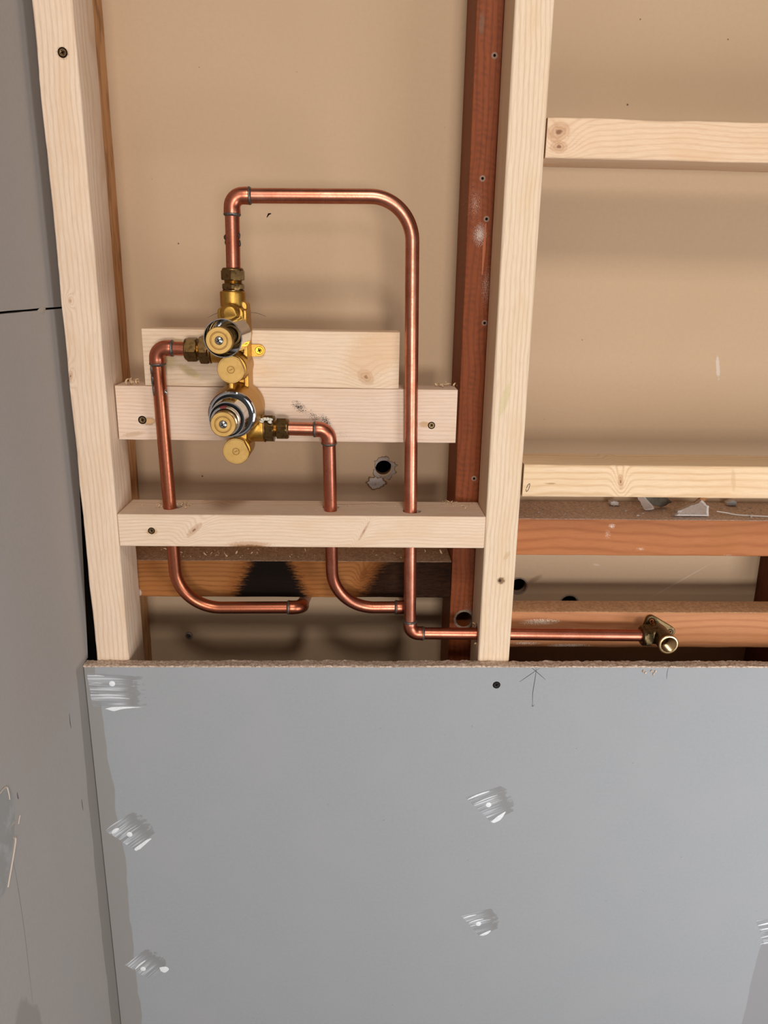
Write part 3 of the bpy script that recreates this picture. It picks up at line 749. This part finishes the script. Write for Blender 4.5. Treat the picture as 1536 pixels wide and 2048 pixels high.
# screwed caps of the check valves
def endcap(c, y1, r):
    L = 6
    o = obj('end_cap', lathe((c[0], y1 + L, c[1]), (0, -1, 0), [(0, r), (L - 1.2, r), (L - .4, r - .5), (L - .4, r - 1.4), (L, r - 1.6), (L, 4.0), (L - .7, 3.7), (L - .7, 3.3), (L, 3.0), (L, .02)], n=56, flat=(radians(180 + 25), r * .86)), m_mach, va, ang=22)
    obj('slot', (lambda e, f: ([Vector((c[0], y1 - .05, c[1])) + e * a + f * b2 for a, b2 in ((-2.0, -.35), (2.0, -.35), (2.0, .35), (-2.0, .35))] + [Vector((c[0], y1 + .5, c[1])) + e * a + f * b2 for a, b2 in ((-2.0, -.35), (2.0, -.35), (2.0, .35), (-2.0, .35))], [[0, 1, 2, 3], [4, 5, 6, 7], [0, 1, 5, 4], [1, 2, 6, 5], [2, 3, 7, 6], [3, 0, 4, 7]]))(Vector((.9, 0, .42)), Vector((-.42, 0, .9))), m_nut, o)
endcap((vx + .7, -86.4), -30, 14.2); endcap((vx - .6, -175.8), -10, 14.4)
# compression fittings
def fitting(d, c0, hexL, hexAF, gap, nutL, nutAF, rot=0.0):
    """hex adaptor, threaded neck and compression nut, marching along d from the body"""
    d = Vector(d); c = Vector(c0)
    obj('washer', lathe(c - d * 1.0, d, [(0, hexAF / 2 - .5), (.4, hexAF / 2 + .9), (1.8, hexAF / 2 + .9), (2.2, hexAF / 2 - .5)], n=40), m_nut, va)
    obj('adaptor', hexnut(c + d * 1, d, hexL, hexAF, rot), m_nut, va, ang=20)
    c2 = c + d * (hexL + 1)
    prof = [];
    for k in range(int((gap + 1) * 2)): prof += [(k * .5, 9.4 - (.5 if k % 2 else 0))]
    obj('thread', lathe(c2 - d * .2, d, prof + [(gap + 1, 9.0)], n=40), m_thread, va)
    nt = obj('compression_nut', join(hexnut(c2 + d * gap, d, nutL - 2.5, nutAF, rot, 1.2), lathe(c2 + d * (gap + nutL - 3), d, [(0, nutAF / 2), (1.5, nutAF / 2), (2.8, nutAF / 2 - 1), (3.0, 7.6)], n=48)), m_nut, va, ang=20)
    return nt
fitting((0, 0, 1), (vx - 1.6, 20, -9.3), 6.5, 21.2, 3.2, 12.6, 22.6, pi / 6)
fitting((1, 0, 0), (vx + 27.6, 20, -156), 9.4, 28.4, 3.0, 13.2, 22.4, .2)
fitting((-1, 0, 0), (vx - 28.5, 20, -70.8), 10.0, 27.5, 3.0, 13.4, 23.6, .1)
g = obj('jointing_paste', join(*[rock((-106 + a, 7 + b2, -144 + c), 2.4, 1.6, 1.8, a) for a, b2, c in ((0, 0, 0), (2.5, -1, 1.2), (5.5, -1.5, 1.0), (9, 0, .4), (8, -1.6, -2.2), (-1, 1, -2))]), plain('clear_paste', (206, 200, 186), .15), va)

# ------------------------------------------------------------------ wall plate elbow (pipe outlet on the right)
ox, oz = 376.5, -413.5
wp = empty('pipe_outlet', (ox, 59.5, oz), 'brass threaded pipe outlet elbow at the right end of the low copper pipe', 'pipe fitting')
lob = [(ox - 5.0, -403.5), (ox + 20.5, -418.5), (ox - 10, -426)]
hull = []
def hullpts(ps):
    ps = sorted(set(ps)); 
    def half(p):
        h = []
        for q in p:
            while len(h) > 1 and (h[-1][0] - h[-2][0]) * (q[1] - h[-2][1]) - (h[-1][1] - h[-2][1]) * (q[0] - h[-2][0]) <= 0: h.pop()
            h.append(q)
        return h
    a, c = half(ps), half(ps[::-1]); return a[:-1] + c[:-1]
hp = hullpts([(round(cx + 6.8 * cos(radians(a)), 3), round(cz + 6.8 * sin(radians(a)), 3)) for cx, cz in lob for a in range(0, 360, 20)])
o = obj('back_plate', polyprism(hp, 54.5, 59.6), m_elbrass, wp); bevel_mod(o, 1.2)
o = obj('outlet_body', join(lathe((ox, 56, oz), (0, -1, 0), [(0, 9.5), (6, 10), (14, 11.2), (32, 11.2), (40, 11.6), (47.5, 11.8), (48.3, 11.4), (48.3, 9.6)], n=56, cap=False)), m_elbrass, wp, ang=30)
prof = [(-1.5, 12.0), (0, 12.2), (.5, 12.0), (.9, 11.4), (.9, 9.9), (.2, 9.4)]
o = obj('outlet_rim', lathe((ox, 8.2, oz), (0, -1, 0), prof, n=56, cap=False), m_bore, wp, ang=50)
prof = [(0, 9.7)] + [(1 + k * .75, 9.6 if k % 2 else 8.7) for k in range(26)] + [(22, 8.2), (30, 8.0), (30, .02)]
o = obj('threaded_bore', lathe((ox, 7.8, oz), (0, 1, 0), prof, n=48, cap=False), m_bore, wp, ang=50)
o = obj('inlet_neck', join(lathe((ox - 4, 36, -414.3), (-1, 0, 0), [(0, 11.5), (6, 10.6), (11, 9.6), (13, 9.4)], n=40), lathe((ox - 2, 40, -413), (0, 1, 0), [(0, 7), (14, 9)], n=32)), m_elbrass, wp)
o = obj('compression_nut', join(hexnut((ox - 13, 36, -414.3), (-1, 0, 0), 8.5, 25.2, .5, 1.4), lathe((ox - 21, 36, -414.3), (-1, 0, 0), [(0, 12.4), (2.0, 12.4), (3.4, 11.0), (3.8, 7.7)], n=48)), m_elbrass, wp, ang=20)
screw(wp, (lob[0][0], 54.3, lob[0][1]), 3.2, plain('copper_screw', (190, 112, 70), .35, 1.0)); screw(wp, (lob[1][0], 54.3, lob[1][1]), 3.0)

# ------------------------------------------------------------------ details on the front board
def film_mat(dark=False):
    b = B('filler_film'); X, Y, Z = b.coords()
    # object local X runs along the stroke, Z across
    oi = b.nt.nodes.new('ShaderNodeObjectInfo'); rnd = F(b, oi.outputs['Random']) * 50.0
    st = b.noise(X * .025, rnd, Z * .5, 2, .5); st2 = b.noise(X * .02, rnd + 9.0, Z * .2, 1)
    fade = 1.0 - b.sm(X, -2.0, 24.0)
    bright = b.sm(st, .42, .72) * .6 + b.sm(st2, .38, .66) * .5
    col = b.mix(bright.clamp(), lin((166, 168, 170)), lin((206, 209, 214)))
    col = b.mix(b.sm(X, 0.0, 22.0), col, lin((146, 142, 136)))
    rag = b.sm(b.noise(X * .12, rnd, Z * .25, 3) - b.sm(X, 4.0, 44.0) * .5, .18, .3)
    a = (bright * .6 * fade + .34) * rag * (1.0 - b.sm(X, 10.0, 40.0) * .75)
    b.put('Base Color', col); b.put('Alpha', a.clamp()); b.put('Roughness', .6)
    b.bump(st, .3, .5); return b.mat
m_film = film_mat()
def filler(cx, cz, L, W, ang, strokes, tongue=None, dab=(0, 0), skew=0.3):
    """thin skim of filler over a screw: film + raised ridges + a white dab. local x = stroke direction"""
    n, m_ = 30, 12; V, Fc, mi = [], [], []
    for i in range(n + 1):
        for j in range(m_ + 1):
            t = j / m_ - .5; z = t * W; x0 = -L * .42 + skew * z + 1.5 * noise.noise(Vector((t * 7, cx, 0)))
            x1 = L * .62 * (1 - 1.1 * abs(t) ** 2.2) + 2.5 * noise.noise(Vector((t * 5, cz, 1)))
            z2 = z * (1 - .12 * i / n) + .8 * noise.noise(Vector((i * .2, j * .1, cx)))
            V.append(Vector((x0 + (x1 - x0) * i / n, -.25, z2)))
    for i in range(n):
        for j in range(m_): Fc.append([i * (m_ + 1) + j, (i + 1) * (m_ + 1) + j, (i + 1) * (m_ + 1) + j + 1, i * (m_ + 1) + j + 1]); mi.append(0)
    gs = [(V, Fc, mi)]
    for (t, xs, xe, wd) in strokes:
        z = t * W; x0 = -L * .42 + skew * z
        ps = spline([(x0 + xs, -.3, z - .3), (x0 + (xs + xe) * .5, -.3, z + .5), (x0 + xe, -.3, z)], 8)
        gs.append(setmi(ribbon(ps, wd, lift=.5), 1))
    if tongue:
        pts = spline([(p[0], 0, p[1]) for p in tongue], 6)
        c = sum(pts, Vector()) / len(pts)
        VV = [Vector((c.x, -.9, c.z))] + [Vector((p.x, -.3, p.z)) for p in pts]
        gs.append((VV, [[0, k, k + 1] for k in range(1, len(pts))] + [[0, len(pts), 1]], [1] * len(pts)))
    V, Fc, mi = join(*gs)
    o = obj('filler_patch', (V, Fc, mi), [m_film, m_white], wf, origin=(0, 0, 0), ang=60)
    o.location = (Vector((cx, 0, cz)) - ORIG[wf.name]) * MM; o.rotation_euler = (0, -radians(ang), 0)
    ORIG[o.name] = Vector((0, 0, 0))
    d = obj('filler_dab', lathe((dab[0], -.2, dab[1]), (0, -1, 0), [(0, 3.7), (.5, 3.5), (.9, 2.3), (1.0, .02)], n=20), m_white, o)
    return o
filler(-287, -471, 78, 44, -2, [(.42, 0, 20, 1.3), (.2, 2, 16, .8), (-.14, 6, 34, 1.0), (-.24, 3, 46, 1.2)], [(-16, -25), (-6, -28), (2, -25.5), (20, -22.5), (28, -21.5), (6, -21.5), (-8, -22.5)], (-6, 9), -.1)
filler(-287, -672, 46, 46, 38, [(.46, 0, 28, 1.0), (.28, 2, 14, 5), (.06, 4, 34, 1.0), (-.02, 10, 34, .9)], [(-14, -26), (-13, -22), (4, -21.5), (10, -22), (14, -24), (4, -25.5), (-8, -27)], (-3.5, -2), -.2)
filler(-282, -886, 42, 42, 44, [(.44, 0, 20, 1.1), (.15, 2, 24, 2.5), (-.02, 4, 26, .8)], [(6, -20), (8, -26), (16, -26), (17, -21), (13, -17), (9, -15)], (-8, -1), -.1)
filler(172, -634, 44, 48, 24, [(.42, 0, 30, 2.6), (.22, 1, 34, 1.6), (.08, 8, 32, .6), (.03, 10, 34, .6)], [(-10, -24), (-7, -27), (2, -26), (10, -20), (12, -17), (0, -19.5)], (-4, 1.5), -.35)
filler(168, -820, 38, 40, 18, [(.36, 0, 18, 2.0), (.12, 2, 22, 2.0), (.02, 4, 30, .7)], [(-8, -20), (-2, -22.5), (5, -21), (9, -17), (0, -18)], (-4, -1), -.35)
filler(572, -838, 46, 44, 12, [(.3, 0, 30, 2.2), (.1, 2, 30, 2.0), (-.2, -3, 24, 1.2), (-.45, -6, 12, 1.0)], None, (-2, -1), -.2)
screw(wf, (168.2, -.1, -463.6), 3.6, m_black)
mk = [[(214.9, 0, -440.5), (214.8, 0, -452), (213.2, 0, -475), (214.4, 0, -493)], [(195.8, 0, -459.5), (207, 0, -450.5), (219.5, 0, -440.5)], [(209.5, 0, -440.5), (216, 0, -446), (227.6, 0, -456.5)]]
for p in mk:
    obj('pencil_mark', ribbon(spline([(a, -.05, c) for a, _, c in p]), .75, lift=.08), m_pencil, wf)
obj('pencil_mark', ribbon(spline([(376.3, -.05, -440), (375.6, -.05, -447), (376.2, -.05, -456)]), .6, lift=.06), m_pencil, wf)
obj('pencil_mark', ribbon(spline([(212.9, -.05, -490), (214.3, -.05, -493), (216.5, -.05, -490.5)]), .6, lift=.06), m_pencil, wf)

# left wall: filler patch at the picture edge and pencil ticks
def lw(pts, wd, lift=.1): return ribbon(spline([(-324.9, y, z) for y, z in pts]), wd, (1, 0, 0), lift)
pts = spline([(-324.9, -232, -447), (-324.8, -208, -452), (-324.8, -200, -472), (-324.8, -204, -497), (-324.8, -214, -515), (-324.8, -240, -545), (-324.8, -262, -520), (-324.8, -256, -470)], 5)
c = sum(pts, Vector()) / len(pts)
g = obj('filler_patch', ([c + Vector((.8, 0, 0))] + pts, [[0, k, k + 1] for k in range(1, len(pts))] + [[0, len(pts), 1]]), plain('filler_skim', (160, 158, 154), .6, nscale=.05, dark=(178, 178, 178), amt=.8, bumpy=.2), wl)
obj('filler_ridge', join(lw([(-226, -450), (-210, -452), (-207, -460), (-207, -468)], 2.2, .8), lw([(-212, -508), (-206, -512), (-212, -522), (-232, -545)], 3.4, .9), lw([(-222, -498), (-212, -494), (-200, -497)], 2.0, .6), lw([(-197, -503), (-192, -497)], 1.6, .6)), plain('filler_ridge_cream', (206, 190, 174), .7), g)
obj('pencil_mark', lw([(-53, -470), (-53.5, -480), (-53, -489)], 1.3), m_pencil, wl)
obj('pencil_mark', lw([(-46, -589), (-45.5, -597), (-45, -605)], 1.2), m_pencil, wl)
obj('pencil_mark', lw([(-191, -472), (-191, -477), (-190, -480)], 1.2), m_pencil, wl)
obj('pencil_mark', lw([(-216, -525), (-214, -560), (-214, -620), (-218, -700)], .4, .04), plain('faint_pencil', (118, 112, 108), .8), wl)

# ------------------------------------------------------------------ details on the back wall
def torn(cx, cz, rx, rz, seed, hole=None):
    V, Fc = [], []; n = 44; m_ = 6
    for j in range(m_):
        for i in range(n):
            a = 2 * pi * i / n; e = 1 + .42 * noise.noise(Vector((cos(a) * 2.2, sin(a) * 2.2, seed))) + .22 * noise.noise(Vector((cos(a) * 7, sin(a) * 7, seed)))
            f0 = hole if hole else 0.5
            ro_x, ro_z = rx * e, rz * e; t = j / (m_ - 1)
            V.append(Vector((cx + (f0 + (ro_x - f0) * t) * cos(a), 164.9 - (1 - t) * .3 - 1.6 * abs(noise.noise(Vector((i * .55, j * .9, seed)))) * (t < .99), cz + (f0 + (ro_z - f0) * t) * sin(a))))
    for j in range(m_ - 1):
        for i in range(n): k = (i + 1) % n; Fc.append([j * n + i, j * n + k, (j + 1) * n + k, (j + 1) * n + i])
    mi = [1 if (q // n) >= m_ - 2 else 0 for q in range(len(Fc))]
    return V, Fc, mi
m_rip = plain('ripped_paper_brown', (138, 106, 78), .9, nscale=.4, amt=.6)
g = obj('torn_paper', torn(32.5, -234.5, 16.5, 15, 3.3, 11.0), [m_paper, m_rip], wb, ang=20); g['label'] = 'ripped grey board paper round the upper hole'
g = obj('torn_paper', torn(22.5, -254, 13.5, 9, 8.1), [m_gyp, m_rip], wb, ang=20); g['label'] = 'ripped pale board paper below the upper hole'
for (x, z, r_) in ((223.5, -401.2, 11), (297, -428.1, 12.5)):
    g = obj('hole_rim', lathe((x, 165.3, z), (0, -1, 0), [(0, r_ + 2.6), (.7, r_ + 1.4), (.6, r_ - .1), (-3, r_ - .1)], n=40, cap=False), plain('dusty_rim', (150, 130, 112), .9, bumpy=.4, amt=.5), wb)
pg = obj('wall_plug', lathe((-237.7, 165.5, -477.3), (0, -1, 0), [(0, 5.2), (3, 5.0), (3.6, 3.4), (2.6, 2.6), (2.6, .02)], n=24), plain('plug_grey', (150, 138, 124), .5, .2), wb)
screw(pg, (-237.7, 162.0, -477.5), 2.0, m_steel)
for p in ([(-191, -44), (-180, -38.5), (-166, -36)], [(-143, -36.5), (-130, -37), (-118, -41)]):
    obj('pencil_mark', ribbon(spline([(a, 164.9, c) for a, c in p]), .6, lift=.08), plain('faint_pencil', (112, 92, 74), .8), wb)
obj('paper_nick', ribbon([(-114, 164.9, 75), (-111.5, 164.9, 79), (-108.5, 164.9, 79.5)], 2.2, lift=.3), m_gap, wb)

# ------------------------------------------------------------------ debris: shavings, chips and broken plaster
def curl(c, r, L, a0, tw, wd, seed):
    rnd = random.Random(seed); pts = []; n = 9
    ax = Vector((rnd.uniform(-1, 1), rnd.uniform(-1, 1), rnd.uniform(-.3, .8))).normalized()
    e = ax.cross(Vector((0, 0, 1))).normalized(); f = ax.cross(e)
    for i in range(n):
        t = i / (n - 1); th = a0 + tw * t
        pts.append(Vector(c) + e * (r * cos(th)) + f * (r * sin(th)) + ax * (L * (t - .5)))
    V, Fc = [], []
    for i, p in enumerate(pts):
        q = ax * (wd / 2 * (.4 + .6 * sin(pi * i / (n - 1)))); V += [p - q, p + q]
    for i in range(n - 1): Fc.append([2 * i, 2 * i + 1, 2 * i + 3, 2 * i + 2])
    return V, Fc
def shavings(label, spots_, n, size, seed):
    rnd = random.Random(seed); gs = []
    for (x, y, z, sx, sy) in spots_:
        for k in range(n):
            s_ = size * rnd.uniform(.4, 1.2)
            gs.append(curl((x + rnd.gauss(0, sx), y + rnd.gauss(0, sy), z + s_ * .42), s_ * .45, s_ * rnd.uniform(.2, 1.2), rnd.uniform(0, 6), rnd.uniform(2, 5), s_ * .35, rnd.random()))
    V, Fc, mi = join(*gs)
    zmin = spots_[0][2]
    V = [Vector((p.x, p.y, max(p.z, zmin + .1))) for p in V]
    o = obj('wood_shavings', (V, Fc), m_shav, ang=60); tag(o, label, 'wood shavings', kind='stuff'); return o
shavings('pale wood shavings beside the left pipe on the drilled crosspiece', [(-232, 48, -254.6, 8, 7), (-207, 50, -254.6, 4, 6)], 26, 4.0, 1)
shavings('pale wood shavings heaped at the right end of the drilled crosspiece', [(128, 62, -254.6, 12, 8), (110, 70, -254.6, 5, 3)], 22, 3.4, 2)
shavings('tiny shavings around the middle pipe on the drilled crosspiece', [(-46, 48, -254.6, 4, 8), (-20, 52, -254.6, 6, 8), (20, 45, -254.6, 18, 12)], 9, 2.2, 3)
shavings('curled shavings on the left end of the flat rail beside the left stud', [(-257, 57, -113, 5, 6)], 12, 7.5, 4)
shavings('curled shavings on the right end of the flat rail', [(95, 66, -113, 6, 4)], 16, 5.5, 5)
shavings('loose shavings lying along the top of the scorched crosspiece', [(-230, 100, -334.4, 14, 8), (-190, 98, -334.4, 4, 5), (-170, 95, -334.4, 10, 7), (-148, 108, -334.4, 10, 6), (-40, 100, -334.4, 30, 9), (60, 104, -334.4, 22, 9)], 7, 5.5, 6)
def crumbs(label, x0, x1, y0, y1, z, n, s0, s1, seed, mat=m_gyp, name='plaster_crumbs'):
    rnd = random.Random(seed); gs = []
    for k in range(n):
        s_ = s0 + (s1 - s0) * rnd.random() ** 3
        gs.append(rock((rnd.uniform(x0, x1), rnd.uniform(y0, y1), z + s_ * .35), s_, s_ * rnd.uniform(.6, 1), s_ * .6, rnd.random() * 40, 1))
    o = obj(name, join(*gs), mat, ang=30); tag(o, label, 'crumbs', kind='stuff'); return o
crumbs('white plaster crumbs scattered along the dusty old crosspiece', 200, 540, 90, 160, -277, 210, .4, 2.0, 11)
crumbs('sawdust crumbs scattered on the scorched crosspiece', -270, 110, 88, 160, -334.5, 150, .3, 1.2, 12, m_shav, 'sawdust_crumbs')
ZT = -276.6
def lump(label, pts, y0, y1, z, tilt, mats, name='plaster_chunk', cx=None, yaw=0.0):
    """broken flake of plasterboard: irregular outline with thickness, standing on edge or lying"""
    P = []; rnd = random.Random(len(label))
    sp = []
    for i in range(len(pts)):
        a, c = pts[i], pts[(i + 1) % len(pts)]
        for k in range(4):
            t = k / 4; sp.append((a[0] + (c[0] - a[0]) * t + rnd.uniform(-.7, .7), a[1] + (c[1] - a[1]) * t + (rnd.uniform(-.6, .6) if not (a[1] < .3 and c[1] < .3) else 0)))
    n = len(sp); ce = (sum(p[0] for p in sp) / n, sum(p[1] for p in sp) / n)
    V, Fc, mi = [], [], []
    def ring(sc, y): 
        for p in sp: V.append(Vector((ce[0] + (p[0] - ce[0]) * sc, y, ce[1] + (p[1] - ce[1]) * sc)))
    ring(.80, y0); ring(.84, y0 - .4); ring(.99, y0 + 1.6); ring(1.02, y1 - 1); ring(.9, y1)
    for j in range(4):
        for i in range(n): k = (i + 1) % n; Fc.append([j * n + i, j * n + k, (j + 1) * n + k, (j + 1) * n + i]); mi.append(1)
    Fc.append(list(range(n))); mi.append(0); Fc.append([4 * n + i for i in range(n)][::-1]); mi.append(0)
    cxm = ce[0]; ym = (y0 + y1) / 2
    Rm = Matrix.Rotation(radians(yaw), 3, 'Z') @ Matrix.Rotation(radians(tilt), 3, 'X')
    V = [Rm @ Vector((p.x - cxm, p.y - ym, p.z)) + Vector((cxm, ym, 0)) for p in V]
    zm = min(p.z for p in V); V = [Vector((p.x, p.y, p.z - zm + z)) for p in V]
    o = obj(name, (V, Fc, mi), mats, ang=30); return o
o = lump('big', [(398, 0), (404, 8), (416, 13), (427, 17), (432, 20.5), (441, 13), (442, 0)], 86, 98, ZT, -14, [m_chunk, m_gyp]); tag(o, 'largest broken plaster chunk with white edges on the dusty crosspiece', 'plaster')
o = lump('second', [(356, 26), (361, 28), (374, 14), (384, 3), (372, 0), (366, 8)], 118, 126, ZT, 8, [m_chunk, m_gyp], yaw=-12); tag(o, 'grey triangular plaster flake leaning left of the largest chunk', 'plaster')
o = lump('slate', [(352, 24), (372, 30), (398, 20), (412, 8), (400, 0), (380, 6)], 132, 135, ZT, 22, [m_slate, m_slate], name='card_scrap', yaw=8); tag(o, 'dark green-grey card scrap leaning behind the plaster chunks', 'scrap')
o = lump('small', [(-5, 0), (-6, 5), (0, 8), (8, 6), (8, 0)], 144, 152, ZT, 0, [plain('blue_grey_stone', (150, 150, 150), .8, amt=.4), m_gyp]); o.location.x += .497; tag(o, 'small blue-grey plaster lump right of the wooden chip', 'plaster')
o = lump('small2', [(-5, 0), (-6, 5), (-1, 7), (6, 5), (7, 0)], 140, 150, ZT, 0, [m_gyp, m_gyp]); o.location.x += .338; tag(o, 'small pale plaster lump left of the triangular flake', 'plaster')
# wooden chip standing up behind the largest chunk
V, Fc = box(-3.5, 3.5, -2, 2, 0, 42); Rm = Matrix.Rotation(radians(-38), 3, 'Y') @ Matrix.Rotation(radians(12), 3, 'X')
V = [Rm @ (p + Vector((1.5 * noise.noise(p * .3), 0, 0))) for p in V]; V = [p + Vector((434, 124, ZT + 1.8)) for p in V]
V = [Vector((868 - p.x, p.y, p.z)) for p in V]
Vx = V
o = obj('wood_chip', (V, Fc), wood('chip_wood', 'z', (176, 120, 72), (140, 88, 48), seed=3.0)); tag(o, 'brown splintered wood chip leaning behind the largest plaster chunk', 'wood chip')
pts = spline([(460, 106, ZT + 3.5), (472, 104, ZT + 2.4), (485, 100, ZT + 1.0), (505, 97, ZT + .8), (530, 93, ZT + .8), (560, 90, ZT + .8)], 6)
gs = [ribbon(pts, 3.2, (0, -.5, .86), .8), ribbon([p - Vector((0, -.3, .5)) for p in pts], 3.2, (0, .5, -.86), .2)]
o = obj('paper_strip', join(*gs), plain('white_paper_strip', (216, 206, 196), .8)); tag(o, 'narrow white torn paper strip curling along the dusty crosspiece', 'paper')
